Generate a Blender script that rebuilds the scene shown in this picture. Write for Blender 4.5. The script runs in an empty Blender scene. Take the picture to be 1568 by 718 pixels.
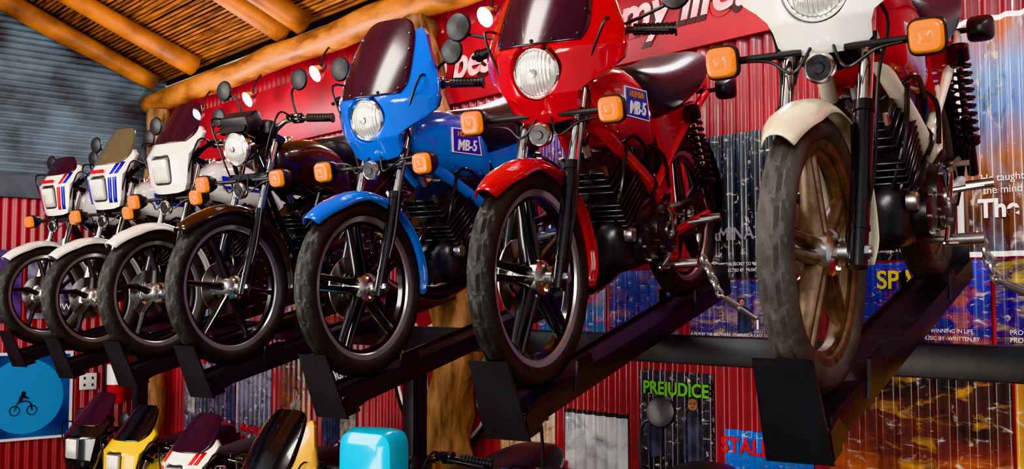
import bpy, bmesh, math, random
from math import sin, cos, pi, radians, atan2, sqrt
from mathutils import Vector, Matrix
random.seed(7)
SC = bpy.context.scene
COL = SC.collection

# ------------------------------------------------------------------ materials
MATS = {}
def mat(name, col, rough=0.5, metal=0.0, coat=0.0, var=0.0, vscale=8.0, bump=0.0, bscale=60.0,
        alpha=1.0, emis=None, estr=0.0, col2=None, trans=0.0, stretch=None, crough=.04):
    if name in MATS: return MATS[name]
    m = bpy.data.materials.new(name); m.use_nodes = True
    nt = m.node_tree; N = nt.nodes; L = nt.links
    b = N["Principled BSDF"]
    b.inputs["Base Color"].default_value = (*col, 1)
    b.inputs["Roughness"].default_value = rough
    b.inputs["Metallic"].default_value = metal
    b.inputs["Coat Weight"].default_value = coat
    b.inputs["Coat Roughness"].default_value = crough
    b.inputs["Alpha"].default_value = alpha
    b.inputs["Transmission Weight"].default_value = trans
    tc = N.new("ShaderNodeTexCoord"); mp = N.new("ShaderNodeMapping")
    L.new(tc.outputs["Object"], mp.inputs["Vector"])
    if stretch: mp.inputs["Scale"].default_value = stretch
    if var > 0 or col2:
        nz = N.new("ShaderNodeTexNoise"); nz.inputs["Scale"].default_value = vscale
        nz.inputs["Detail"].default_value = 6
        L.new(mp.outputs[0], nz.inputs["Vector"])
        mx = N.new("ShaderNodeMix"); mx.data_type = 'RGBA'
        c2 = col2 if col2 else tuple(c*(1-var) for c in col)
        mx.inputs[6].default_value = (*col, 1); mx.inputs[7].default_value = (*c2, 1)
        rp = N.new("ShaderNodeValToRGB")
        rp.color_ramp.elements[0].position = .38; rp.color_ramp.elements[1].position = .66
        L.new(nz.outputs["Fac"], rp.inputs[0]); L.new(rp.outputs[0], mx.inputs[0])
        L.new(mx.outputs[2], b.inputs["Base Color"])
    if bump > 0:
        nb = N.new("ShaderNodeTexNoise"); nb.inputs["Scale"].default_value = bscale
        nb.inputs["Detail"].default_value = 5
        L.new(mp.outputs[0], nb.inputs["Vector"])
        bp = N.new("ShaderNodeBump"); bp.inputs["Strength"].default_value = bump
        bp.inputs["Distance"].default_value = 0.01
        L.new(nb.outputs["Fac"], bp.inputs["Height"]); L.new(bp.outputs[0], b.inputs["Normal"])
    if emis:
        b.inputs["Emission Color"].default_value = (*emis, 1)
        b.inputs["Emission Strength"].default_value = estr
    MATS[name] = m
    return m

def lens_mat():
    m = mat("headlight_glass", (.80, .80, .75), .16, .5, .9)
    N = m.node_tree.nodes; L = m.node_tree.links; b = N["Principled BSDF"]
    tc = N.new("ShaderNodeTexCoord"); w = N.new("ShaderNodeTexWave"); w.bands_direction = 'Y'
    w.inputs["Scale"].default_value = 28; w.inputs["Distortion"].default_value = .6
    bp = N.new("ShaderNodeBump"); bp.inputs["Strength"].default_value = .7; bp.inputs["Distance"].default_value = .004
    L.new(tc.outputs["Object"], w.inputs["Vector"]); L.new(w.outputs["Fac"], bp.inputs["Height"])
    L.new(bp.outputs[0], b.inputs["Normal"])
    return m

def hexc(r, g, b):
    f = lambda v: ((v/255)/12.92 if v/255 <= .04045 else ((v/255+.055)/1.055)**2.4)
    return (f(r), f(g), f(b))

M_TIRE = mat("tire_rubber", (.034, .033, .033), .55, col2=(.019, .0185, .018), vscale=14, bump=.15, bscale=90)
M_TIRE_D = mat("tire_rubber_dusty", (.082, .074, .067), .65, col2=(.042, .039, .037), vscale=9, bump=.25, bscale=60)
M_BLK = mat("black_paint", (.012, .012, .014), .2, coat=.6, var=.3)
M_BLKM = mat("black_plastic", (.020, .020, .022), .42, bump=.08, bscale=150)
M_ENG = mat("engine_black", (.062, .062, .066), .32, metal=.55, var=.6, vscale=25)
M_CHR = mat("chrome", (.97, .97, .98), .12, 1.0)
M_LIP = mat("polished_rim", (.80, .80, .81), .3, .9)
M_ALU = mat("aluminium", (.84, .83, .80), .27, 1.0, var=.25, vscale=20)
M_RUST = mat("dusty_alloy", (.19, .13, .09), .42, .6, col2=(.08, .05, .035), vscale=25)
M_ORANGE = mat("amber_lens", (.92, .24, .006), .22, coat=.35, emis=(1, .30, .0), estr=.16, crough=.1)  # faint emission put into the unlit lens colour to keep it orange
M_SEAT = mat("seat_vinyl", (.028, .028, .033), .36, bump=.1, bscale=200)
M_SMOKE = mat("smoke_screen", (.035, .014, .024), .22, coat=.35, alpha=.82, crough=.16)
M_STEEL = mat("rack_steel_black", (.024, .025, .029), .42, metal=.2, var=.35, vscale=9, bump=.06, bscale=40)
M_LENS = lens_mat()
M_TAIL = mat("tail_lens_red", (.5, .01, .01), .15, coat=1)
M_RED = mat("paint_red", (.50, .002, .006), .14, coat=1)
M_BLUE = mat("paint_blue", (.004, .15, .62), .16, coat=1)
M_WHITE = mat("paint_white", hexc(228, 226, 222), .2, coat=.8)
M_CREAM = mat("paint_cream", hexc(232, 222, 200), .28, coat=.6, var=.1, vscale=6)
M_DBLUE = mat("decal_blue", hexc(16, 40, 170), .35, coat=.5)
M_DWHITE = mat("decal_white", hexc(238, 238, 238), .35)
M_DRED = mat("decal_red", hexc(214, 10, 16), .35)
M_DBLK = mat("decal_black", (.01, .01, .01), .4)
M_DGOLD = mat("decal_gold", hexc(200, 140, 70), .4)
M_YEL = mat("paint_yellow", hexc(245, 200, 10), .2, coat=.8)
M_CYAN = mat("paint_cyan", hexc(16, 180, 215), .2, coat=.8)
M_BEIGE = mat("paint_beige", hexc(222, 174, 84), .25, coat=.7)
M_BROWN = mat("paint_dark_brown", (.022, .012, .010), .2, coat=1)
M_GRIPB = mat("grip_blue", hexc(30, 60, 120), .6)
M_CABLE = mat("cable_black", (.012, .012, .012), .4)
M_WOOD = mat("log_wood", hexc(206, 130, 58), .5, col2=hexc(112, 58, 22), vscale=3.0, bump=.5, bscale=9, stretch=(1, 3, 3))
M_RAFT = mat("rafter_wood", hexc(204, 120, 40), .5, col2=hexc(104, 50, 14), vscale=3.0, bump=.4, bscale=9)
M_TRUNK = mat("trunk_wood", hexc(182, 130, 88), .8, col2=hexc(84, 52, 30), vscale=5, bump=.9, bscale=14, stretch=(3, 3, .7))
M_REED = mat("reed_cane", hexc(200, 118, 48), .6, col2=hexc(88, 44, 16), vscale=5, bump=.3, bscale=30, stretch=(.6, 6, 6))
M_DARKROOF = mat("roof_backing", (.008, .005, .003), .9, var=.3)
M_WRED = mat("corrugated_red", (.36, .004, .010), .36, coat=.2, col2=(.14, .002, .006), vscale=1.5)
M_WBLUE = mat("weathered_blue", hexc(116, 136, 148), .5, .1, col2=hexc(66, 62, 62), vscale=2.2, bump=.3, bscale=12)
M_FLOOR = mat("floor_concrete", hexc(80, 74, 70), .8, var=.3, bump=.3, bscale=25)
M_LAMPHOT = mat("lamp_bulb_glow", (1, 1, 1), .3, emis=(.85, .92, 1), estr=150)
M_SIGNR = mat("sign_red", (.38, .004, .010), .5, col2=(.18, .002, .006), vscale=2)

# ------------------------------------------------------------------ geometry
def catmull(pts, n):
    P = [Vector(p) for p in pts]
    if len(P) < 3: return [P[0].lerp(P[-1], i/n) for i in range(n+1)] if n > 1 else P
    out = []; m = len(P)-1
    per = max(1, n//m)
    for i in range(m):
        p0 = P[max(i-1, 0)]; p1 = P[i]; p2 = P[i+1]; p3 = P[min(i+2, m)]
        for k in range(per):
            t = k/per
            out.append(.5*((2*p1)+(-p0+p2)*t+(2*p0-5*p1+4*p2-p3)*t*t+(-p0+3*p1-3*p2+p3)*t**3))
    out.append(P[-1]); return out

def sweep(pts, r, seg=8, n=None, closed=False):
    if n is None: n = 1 if len(pts) == 2 else (len(pts)-1)*5
    P = [Vector(p) for p in pts] if (len(pts) == 2 and n <= 1) or n == 0 else catmull(pts, n)
    k = len(P)
    if isinstance(r, (int, float)): R = [r]*k
    else:
        R = []
        for i in range(k):
            f = i/(k-1)*(len(r)-1); a = int(min(f, len(r)-2)); R.append(r[a]+(r[a+1]-r[a])*(f-a))
    V = []; F = []
    T0 = (P[1]-P[0]).normalized()
    up = Vector((0, 0, 1)) if abs(T0.z) < .9 else Vector((1, 0, 0))
    nrm = T0.cross(up).normalized()
    for i in range(k):
        if closed: T = (P[(i+1) % k]-P[i-1]).normalized()
        else: T = (P[min(i+1, k-1)]-P[max(i-1, 0)]).normalized()
        nrm = (nrm-T*nrm.dot(T)).normalized(); bn = T.cross(nrm)
        for j in range(seg):
            a = 2*pi*j/seg
            V.append(P[i]+(nrm*cos(a)+bn*sin(a))*R[i])
    kk = k if closed else k-1
    for i in range(kk):
        for j in range(seg):
            a = i*seg+j; b = i*seg+(j+1) % seg; i2 = (i+1) % k
            F.append((a, b, i2*seg+(j+1) % seg, i2*seg+j))
    if not closed:
        F.append(tuple(range(seg))[::-1]); F.append(tuple((k-1)*seg+j for j in range(seg)))
    return V, F

def lathe(prof, seg=48, axis='y', c=(0, 0, 0), closed=False, rf=None):
    V = []; F = []; m = len(prof); c = Vector(c)
    for i in range(seg):
        a = 2*pi*i/seg
        for j, (r, h) in enumerate(prof):
            if rf: r = rf(i, j, r)
            if axis == 'y': v = Vector((r*cos(a), h, r*sin(a)))
            elif axis == 'x': v = Vector((h, r*cos(a), r*sin(a)))
            else: v = Vector((r*cos(a), r*sin(a), h))
            V.append(c+v)
    mm = m if closed else m-1
    for i in range(seg):
        i2 = (i+1) % seg
        for j in range(mm):
            j2 = (j+1) % m
            F.append((i*m+j, i*m+j2, i2*m+j2, i2*m+j))
    return V, F

def box(c, s, bev=0.0, rot=None, segs=2):
    bm = bmesh.new(); bmesh.ops.create_cube(bm, size=1)
    bmesh.ops.scale(bm, vec=Vector(s), verts=bm.verts)
    if bev > 0: bmesh.ops.bevel(bm, geom=bm.edges[:]+bm.verts[:], offset=bev, segments=segs, affect='EDGES', profile=.5)
    M = Matrix.Translation(Vector(c))
    if rot: M = M @ rot.to_4x4()
    bm.transform(M); bm.verts.index_update()
    V = [v.co.copy() for v in bm.verts]; F = [tuple(v.index for v in f.verts) for f in bm.faces]
    bm.free(); return V, F

def loft(rings, caps=True):
    V = []; F = []; n = len(rings[0])
    for r in rings: V += [Vector(p) for p in r]
    for i in range(len(rings)-1):
        for j in range(n):
            j2 = (j+1) % n
            F.append((i*n+j, i*n+j2, (i+1)*n+j2, (i+1)*n+j))
    if caps:
        F.append(tuple(range(n))[::-1]); F.append(tuple((len(rings)-1)*n+j for j in range(n)))
    return V, F

def sring(x, cy, cz, w, h, n=3, seg=28, skew=0):
    out = []
    for i in range(seg):
        a = 2*pi*i/seg; c, s = cos(a), sin(a)
        y = w*abs(c)**(2/n)*(1 if c >= 0 else -1); z = h*abs(s)**(2/n)*(1 if s >= 0 else -1)
        out.append((x+skew*z, cy+y, cz+z))
    return out

def sloft(secs, n=3, seg=28, sub=4):
    P = catmull([(s[0], s[1], s[2]) for s in secs], (len(secs)-1)*sub)
    H = catmull([(s[0], s[3], 0) for s in secs], (len(secs)-1)*sub)
    return loft([sring(p.x, 0, p.y, max(p.z, .002), max(h.y, .002), n, seg) for p, h in zip(P, H)])

def prism(poly, off):
    n = len(poly); off = Vector(off); V = [Vector(p) for p in poly]; V += [v+off for v in V]
    F = [tuple(range(n))[::-1], tuple(range(n, 2*n))]
    for i in range(n): F.append((i, (i+1) % n, n+(i+1) % n, n+i))
    return V, F

def merge(*gs):
    V = []; F = []
    for g in gs:
        if isinstance(g, list): g = merge(*g)
        o = len(V); V += list(g[0]); F += [tuple(i+o for i in f) for f in g[1]]
    return V, F
def xf(g, M): return [M @ Vector(v) for v in g[0]], g[1]
def mir(g): return [Vector((v[0], -v[1], v[2])) for v in g[0]], [tuple(reversed(f)) for f in g[1]]
def both(g): return merge(g, mir(g))

def obj(name, g, m, parent=None, smooth=True, ang=38, solid=0, sub=0, loc=None, rot=None):
    me = bpy.data.meshes.new(name)
    me.from_pydata([tuple(v) for v in g[0]], [], [tuple(f) for f in g[1]])
    me.validate(); 
    bm = bmesh.new(); bm.from_mesh(me); bmesh.ops.recalc_face_normals(bm, faces=bm.faces); bm.to_mesh(me); bm.free()
    if smooth:
        me.polygons.foreach_set("use_smooth", [True]*len(me.polygons))
        me.set_sharp_from_angle(angle=radians(ang))
    me.materials.append(m)
    o = bpy.data.objects.new(name, me); COL.objects.link(o)
    if parent: o.parent = parent
    if solid:
        s = o.modifiers.new("thick", 'SOLIDIFY'); s.thickness = solid; s.offset = 0
    if loc: o.location = loc
    if rot: o.rotation_euler = rot
    return o
def empty(name, loc=(0, 0, 0), rot=(0, 0, 0)):
    e = bpy.data.objects.new(name, None); COL.objects.link(e); e.location = loc; e.rotation_euler = rot
    e.empty_display_size = .1
    return e
def text(name, s, size, m, parent, M, ext=.0015, shear=0, xs=1, bold=0):
    c = bpy.data.curves.new(name, 'FONT'); c.body = s; c.size = size; c.extrude = ext; c.shear = shear
    c.align_x = 'CENTER'; c.align_y = 'CENTER'; c.offset = bold
    c.materials.append(m); o = bpy.data.objects.new(name, c); COL.objects.link(o)
    o.parent = parent; o.matrix_local = M @ Matrix.Diagonal((xs, 1, 1, 1))
    return o

# ------------------------------------------------------------------ wheels
def wheel(par, c, R=.31, w=.038, rim=M_BLK, lip=M_LIP, style='v', tire=M_TIRE, hub=M_ALU, pref='front'):
    c = Vector(c)
    ri = R-.066
    prof = []
    nseg = 24; h0 = nseg//2
    for k in range(nseg+1):
        a = -pi*.5-.7+(pi+1.4)*k/nseg
        prof.append(((R-.038)+.038*cos(a), w*sin(a)))
    prof = [(r if r > ri+.004 else ri+.004, h) for r, h in prof]
    prof += [(ri, w*.55), (ri, -w*.55)]
    def rf(i, j, r):
        d = abs(j-h0)
        if d == 2: return r-.006
        if d in (3, 4, 5) and (i+2*d) % 8 in (0, 1): return r-.005
        if d < 2 and (i+d*2) % 8 in (3, 4): return r-.005
        return r
    obj(pref+"_tire", lathe(prof, 208, 'y', c, True, rf), tire, par, ang=30)
    lipg = lathe([(ri+.008, .032), (ri+.010, .027), (ri-.004, .025), (ri-.015, .023), (ri-.019, .016), (ri-.014, .012), (ri, .0),
                  (ri-.014, -.012), (ri-.019, -.016), (ri-.015, -.023), (ri-.004, -.025), (ri+.010, -.027), (ri+.008, -.032), (ri+.004, 0)], 80, 'y', c, True)
    obj(pref+"_rim_lip", lipg, lip, par)
    r2 = ri-.018
    well = lathe([(r2+.006, .014), (r2-.014, .010), (r2-.014, -.010), (r2+.006, -.014)], 80, 'y', c, True)
    sp = []
    ns = {'v': 5, 'cast': 6, 'curve': 5}[style]
    for i in range(ns):
        a0 = 2*pi*i/ns+.3
        def pt(r, a, y): return Vector((c.x+r*cos(a), c.y+y, c.z+r*sin(a)))
        def blade(ra, aa, wa, rb, ab, wb, ya, yb):
            A = pt(ra, aa, 0); B = pt(rb, ab, 0); d = (B-A).normalized(); n = Vector((0, 1, 0)); s = d.cross(n)
            rr = []
            for P, ww, yy in ((A, wa, ya), (A.lerp(B, .5), (wa+wb)*.5*.85, (ya+yb)/2), (B, wb, yb)):
                rr.append([P+s*ww+n*yy*.5, P+s*ww*.5+n*yy, P-s*ww*.5+n*yy, P-s*ww+n*yy*.5, P-s*ww-n*yy*.5, P-s*ww*.5-n*yy, P+s*ww*.5-n*yy, P+s*ww-n*yy*.5])
            return loft(rr)
        if style == 'v':
            sp.append(blade(.03, a0-.55, .016, r2, a0-.085, .010, .026, .011))
            sp.append(blade(.03, a0+.55, .016, r2, a0+.085, .010, .026, .011))
        elif style == 'cast':
            sp.append(blade(.03, a0, .018, r2, a0, .010, .024, .011))
        else:
            sp.append(blade(.03, a0, .017, .12, a0+.22, .013, .024, .016))
            sp.append(blade(.115, a0+.21, .013, r2, a0+.05, .011, .016, .011))
    obj(pref+"_wheel_spokes", merge(well, *sp), rim, par)
    hg = lathe([(.012, .075), (.022, .072), (.024, .052), (.04, .047), (.052, .036), (.052, -.036), (.04, -.047), (.024, -.052), (.022, -.072), (.012, -.075), (.005, -.075), (.005, .075)], 32, 'y', c, True)
    disc = lathe([(.06, -.046), (.115, -.046), (.115, -.050), (.06, -.050)], 48, 'y', c, True)
    bolts = [sweep([(c.x+.038*cos(k*pi/2.5), .044, c.z+.038*sin(k*pi/2.5)), (c.x+.038*cos(k*pi/2.5), .055, c.z+.038*sin(k*pi/2.5))], .006, 6) for k in range(5)]
    obj(pref+"_hub", merge(hg, disc, *bolts), hub, par)

def fender(c, R, a0, a1, w, drop=.03, n=36):
    V = []; F = []; m = 9
    for i in range(n+1):
        f = i/n; a = radians(a0+(a1-a0)*f)
        ww = w*min(1, .55+ .45*min(f*7, 1))*(1 if f < .93 else 1-(f-.93)*3)
        lift = .02*max(0, 1-f*6)
        for j in range(m):
            u = -1+2*j/(m-1)
            r = R+lift-drop*abs(u)**2.6
            V.append(Vector((c[0]+r*cos(a), c[1]+ww*u, c[2]+r*sin(a))))
    for i in range(n):
        for j in range(m-1):
            F.append((i*m+j, i*m+j+1, (i+1)*m+j+1, (i+1)*m+j))
    return V, F

def cowl(H, outline, hole, fx, rings=9):
    H = Vector(H); hy, hz, hn = hole
    half = [(atan2(z, y), sqrt(y*y+z*z)) for y, z in outline]
    angs = sorted(set([round(a, 4) for a, _ in half]+[round(-pi/2+pi*i/60, 4) for i in range(61)]))
    def R(a):
        for (a0, r0), (a1, r1) in zip(half, half[1:]):
            if a0-1e-3 <= a <= a1+1e-3:
                p0 = Vector((r0*cos(a0), r0*sin(a0))); p1 = Vector((r1*cos(a1), r1*sin(a1)))
                d = p1-p0; den = cos(a)*d.y-sin(a)*d.x
                if abs(den) < 1e-6: return r0
                return abs((p0.x*d.y-p0.y*d.x)/den)
        return half[-1][1]
    def Hr(a):
        return 1/((abs(cos(a))/hy)**hn+(abs(sin(a))/hz)**hn)**(1/hn)
    full = [(a, R(a)) for a in angs]+[(pi-a, R(a)) for a in reversed(angs[1:-1])]
    V = []; F = []; n = len(full)
    for k in range(rings+2):
        for a, ro in full:
            rh = Hr(a)
            if k <= rings:
                t = (k/rings); r = rh+(ro-rh)*t; y = r*cos(a); z = r*sin(a); x = fx(y, z)
                if k == 0: x -= .03
            else:
                y = ro*cos(a)*.985; z = ro*sin(a)*.985; x = fx(y, z)-.028
            V.append(H+Vector((x, y, z)))
    for k in range(rings+1):
        for i in range(n):
            j = (i+1) % n
            F.append((k*n+i, k*n+j, (k+1)*n+j, (k+1)*n+i))
    return V, F

def screen(H, rows, fx, off=.005, m=17):
    H = Vector(H); V = []; F = []
    R = catmull([(z, w, 0) for z, w in rows], (len(rows)-1)*4)
    for p in R:
        for j in range(m):
            y = p.y*(-1+2*j/(m-1)); V.append(H+Vector((fx(y, p.x)+off, y, p.x)))
    for i in range(len(R)-1):
        for j in range(m-1):
            F.append((i*m+j, i*m+j+1, (i+1)*m+j+1, (i+1)*m+j))
    return V, F

# ------------------------------------------------------------------ motorcycle
def motorcycle(loc, yaw, pitch, paint, frame=None, style='bikini', tank=None, R=.31, wstyle='v', rim=M_BLK, lip=M_LIP,
               tire=M_TIRE, fend=None, mirrors=(.30, .77), badge=None, ind=M_ORANGE, accent=None, grip=M_BLKM, scale=1.0,
               fork_low=M_BLK, screenmat=M_SMOKE, mirror=True, frear=None, indicators=True, sh=1.0, iz=0.0, pz=.04, tstripe=None, word=None):
    E = empty("motorcycle", loc, (0, pitch, yaw)); E.scale = (scale,)*3
    frame = frame or M_BLK; tank = tank or paint; fend = fend or paint
    U = Vector((-.454, 0, .891)); Nn = Vector((.891, 0, .454))
    def P(s, y=0, n=0): return U*s+Nn*n+Vector((0, y, 0))
    WB = -1.21
    wheel(E, (0, 0, 0), R, .038, rim, lip, wstyle, tire, pref='front')
    wheel(E, (WB, 0, 0), R-.005, .043, rim, lip, wstyle, tire, pref='rear')
    obj("front_fender", fender((0, 0, 0), R+.026, 52, 196, .062, drop=.034), fend, E, solid=.004)
    stay = both(merge(sweep([(0, .066, 0), (-.10, .068, .17), (-.16, .060, R-.03)], .006, 6), sweep([P(.33, .075), P(.36, .05)], .012, 6)))
    obj("fender_stays", stay, M_BLK, E)
    obj("rear_fender", fender((WB, 0, 0), R+.035, 200, 25, .07, drop=.035), frear or M_BLKM, E, solid=.004)
    low = both(merge(sweep([P(-.035, .089), P(.34, .089)], .0235, 16), sweep([P(.33, .089), P(.355, .089)], .0275, 16),
                     sweep([P(.05, .089), P(.06, .089)], .026, 16), sweep([(0, .066, 0), (0, .108, 0)], .018, 14)))
    obj("fork_lowers", low, fork_low, E)
    obj("fork_tubes", both(sweep([P(.34, .089), P(.71, .089)], .0165, 16)), M_CHR, E)
    obj("front_axle", merge(sweep([(0, -.122, 0), (0, .122, 0)], .011, 12), sweep([(0, .108, 0), (0, .118, 0)], .017, 6)), M_ALU, E)
    cl = merge(*[loft([[Vector(q) for q in (P(s, -.118, .03), P(s, .118, .03), P(s, .113, -.03), P(s, .035, -.075), P(s, -.035, -.075), P(s, -.113, -.03))] for s in (s0, s0+.028)]) for s0 in (.49, .675)])
    obj("triple_clamps", merge(cl, sweep([P(.48, 0, -.045), P(.70, 0, -.045)], .028, 14)), M_BLK, E)
    obj("brake_caliper", merge(box(P(.12, -.062, -.06), (.05, .04, .09), .010), sweep([P(.15, -.07, -.05), P(.30, -.10, -.03), P(.48, -.06, .02)], .005, 6)), M_BLK, E)
    g = []
    for y in (.055, -.055):
        rr = Matrix.Translation(P(.735, y, .02)) @ Vector((0, 0, 1)).rotation_difference(U).to_matrix().to_4x4()
        g.append(xf(lathe([(0, -.035), (.036, -.035), (.042, -.02), (.042, .02), (.038, .026), (0, .026)], 24, 'z'), rr))
    obj("instrument_gauges", merge(*g), M_BLKM, E)
    half = [(-.335, 0, .655), (-.335, .07, .655), (-.345, .13, .685), (-.385, .20, .69), (-.425, .34, .675)]
    obj("handlebar", both(sweep(half, .011, 10, 20)), M_BLK if style != 'naked' else M_CHR, E)
    gr = []
    for k in range(9):
        y = .225+.0135*k; x = -.392-.0026*k; z = .689-.0013*k
        gr.append(sweep([(x, y, z), (x-.0026, y+.010, z-.001)], .0185, 12)); gr.append(sweep([(x-.0026, y+.010, z-.001), (x-.0035, y+.0135, z-.0012)], .0155, 12))
    gr.append(sweep([(-.417, .346, .676), (-.419, .352, .676)], .022, 12))
    obj("grips", both(merge(*gr)), grip, E)
    lev = merge(sweep([(-.36, .17, .69), (-.335, .20, .69), (-.345, .27, .68), (-.37, .345, .67)], [.009, .007, .006, .007], 8),
                box((-.375, .185, .692), (.04, .045, .045), .008), box((-.36, .155, .70), (.035, .03, .03), .006))
    obj("control_levers", both(lev), M_BLK, E)
    if mirror:
        my, mz = mirrors
        mr = [sweep([(-.38, .175, .70), (-.37, my*.72, mz-.03), (-.36, my, mz)], .0055, 8)]
        Mx = Matrix.Translation((-.355, my, mz+.02)) @ Matrix.Rotation(radians(-8), 4, 'Y')
        mr.append(xf(lathe([(0, .010), (.03, .008), (.044, .003), (.049, -.005), (.046, -.008), (0, -.007)], 28, 'x'), Mx))
        obj("mirrors", both(merge(*mr)), M_BLKM, E)
    fr = [sweep([P(.62, .02, -.05), (-.45, .075, .37), (-.68, .10, .20), (-.80, .105, .08), (-.82, .10, -.05)], .022, 12),
          sweep([(-.74, .10, .16), (-.93, .118, .30), (-1.18, .12, .42), (-1.38, .09, .46)], .016, 10),
          sweep([(-.82, .095, -.02), (-1.0, .10, -.01), (WB-.03, .10, 0)], .018, 10),
          sweep([(-.84, .10, .02), (-.86, .108, .16), (-.84, .113, .32)], .015, 8)]
    fr.append(prism([(-.76, .090, .16), (-.82, .090, .20), (-.88, .090, .04), (-.87, .090, -.10), (-.79, .090, -.12), (-.775, .090, 0)], (0, .024, 0)))
    obj("frame", both(merge(*fr)), frame, E)
    if not badge and frame != M_CREAM:
        obj("cradle_tubes", both(sweep([P(.50, .015, -.06), (-.36, .04, .12), (-.42, .09, -.08), (-.60, .09, -.14), (-.82, .09, -.10)], .013, 10)), M_BLK, E)
    tk = sloft([(-.30, .515, .05, .03), (-.335, .51, .095, .07), (-.44, .485, .125, .112), (-.56, .458, .131, .128), (-.67, .42, .131, .115), (-.745, .38, .115, .085), (-.80, .36, .08, .04)], 4.2)
    obj("fuel_tank", tk, tank, E)
    obj("tank_cap", lathe([(0, .618), (.028, .618), (.033, .610), (.033, .59), (.03, .58)], 24, 'z', (-.47, 0, 0)), M_CHR, E)
    sp = prism([(-.76, .10, .40), (-.98, .10, .42), (-1.14, .10, .44), (-1.06, .10, .36), (-.84, .10, .22)], (0, .022, 0))
    obj("side_panels", both(sp), tank, E)
    if accent: tstripe = accent[-1]
    if tstripe:
        st_ = merge(prism([(-.42, .128, .50), (-.42, .128, .525), (-.70, .128, .46), (-.70, .128, .435)], (0, .006, 0)),
                    prism([(-.42, .128, .46), (-.42, .128, .475), (-.70, .128, .41), (-.70, .128, .395)], (0, .006, 0)),
                    prism([(-.82, .1225, .34), (-.80, .1225, .37), (-1.06, .1225, .41), (-1.05, .1225, .38)], (0, .003, 0)))
        obj("tank_stripes", both(st_), tstripe, E)
    st = sloft([(-.66, .548, .05, .015), (-.69, .54, .10, .045), (-.76, .505, .132, .085), (-.88, .49, .142, .10), (-1.02, .505, .146, .095), (-1.20, .54, .140, .085), (-1.34, .57, .118, .058), (-1.39, .575, .08, .02)], 3)
    obj("seat", st, M_SEAT, E)
    tl = sloft([(-1.22, .49, .07, .03), (-1.35, .51, .085, .045), (-1.45, .53, .06, .03)], 4)
    obj("tail_cowl", tl, tank, E)
    obj("tail_light", box((-1.475, 0, .50), (.05, .12, .07), .012), M_TAIL, E)
    # engine
    Rf = Matrix.Rotation(radians(28), 3, 'Y')
    en = [sloft([(-.42, .0, .05, .05), (-.46, .01, .10, .09), (-.62, .02, .12, .11), (-.80, .02, .115, .10), (-.86, .02, .07, .05)], 4)]
    en.append(lathe([(0, .150), (.075, .150), (.088, .142), (.095, .115), (.095, -.115), (.088, -.142), (.075, -.150), (0, -.150)], 36, 'y', (-.71, 0, .02)))
    en.append(lathe([(0, .145), (.05, .145), (.066, .138), (.07, .11), (.07, -.11), (.066, -.138), (.05, -.145), (0, -.145)], 32, 'y', (-.56, 0, .0)))
    for k in range(11):
        p = Vector((-.56, 0, .105))+Rf @ Vector((0, 0, .0205*k))
        s = (.205, .22, .006) if k < 6 else (.19-.014*(k-6), .205-.014*(k-6), .007)
        if k == 6: continue
        en.append(box(p, s, .0025, Rf, 1))
    for yy in (-.075, -.025, .025, .075):
        en.append(box(Vector((-.56, yy, .105))+Rf @ Vector((.0, 0, .175)), (.15, .005, .07), .001, Rf, 1))
    en.append(box(Vector((-.56, 0, .105))+Rf @ Vector((0, 0, .095)), (.12, .14, .20), .02, Rf))
    en.append(box((-.72, 0, .20), (.12, .10, .11), .02)); en.append(sweep([(-.66, 0, .20), (-.56, 0, .19)], .03, 12))
    en.append(sloft([(-.78, .26, .07, .05), (-.80, .26, .085, .07), (-.94, .27, .085, .08), (-.96, .27, .06, .05)], 4))
    en.append(box((-.66, 0, .30), (.10, .18, .06), .01))
    for a, b_, c_ in (((-.50, .04, .30), (-.55, .12, .36), (-.66, .12, .30)), ((-.62, .10, .10), (-.68, .13, .18), (-.74, .09, .22)), ((-.48, .09, .02), (-.50, .14, .12), (-.60, .13, .14)), ((-.70, .12, .10), (-.76, .14, .14), (-.80, .12, .10)),
                      ((-.46, .06, .06), (-.44, .11, .20), (-.52, .11, .34)), ((-.66, .08, .34), (-.76, .13, .28), (-.82, .12, .16))):
        en.append(sweep([a, b_, c_], .007, 8))
    obj("engine", merge(*en), M_ENG, E)
    al = [sweep([(-.45, 0, .31), (-.435, 0, .35)], .013, 8), lathe([(.022, .156), (.030, .156), (.030, .148), (.022, .148)], 28, 'y', (-.71, 0, .02), True)]
    for k in range(8):
        aa = k*pi/4+.2
        al.append(sweep([(-.71+.082*cos(aa), .142, .02+.082*sin(aa)), (-.71+.082*cos(aa), .155, .02+.082*sin(aa))], .0055, 6))
    for k in range(6):
        aa = k*pi/3
        al.append(sweep([(-.56+.058*cos(aa), .135, .0+.058*sin(aa)), (-.56+.058*cos(aa), .150, .058*sin(aa))], .005, 6))
    for xx in (-.07, .07):
        for yy in (-.08, .08):
            q = Vector((-.56, yy, .105))+Rf @ Vector((xx, 0, .20)); al.append(sweep([q, q+Rf @ Vector((0, 0, .03))], .008, 6))
    al.append(lathe([(0, .126), (.022, .126), (.026, .12), (.026, .10)], 20, 'y', (-.47, 0, .045)))
    al.append(lathe([(.030, .02), (.036, .02), (.036, -.02), (.030, -.02)], 20, 'x', (-.62, 0, .20), True))
    obj("engine_fasteners", merge(*al), M_ALU, E)
    obj("spark_plug_lead", sweep([(-.44, 0, .34), (-.42, .03, .39), (-.50, .05, .38), (-.60, .05, .34)], .006, 8), M_CABLE, E)
    ex = sweep([(-.46, .0, .17), (-.39, -.03, .08), (-.42, -.09, -.07), (-.62, -.12, -.15), (-1.0, -.15, -.10), (-1.30, -.165, -.02), (-1.50, -.17, .02)], [.019, .02, .024, .036, .042, .036, .022], 14)
    obj("exhaust", ex, M_BLK, E)
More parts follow.
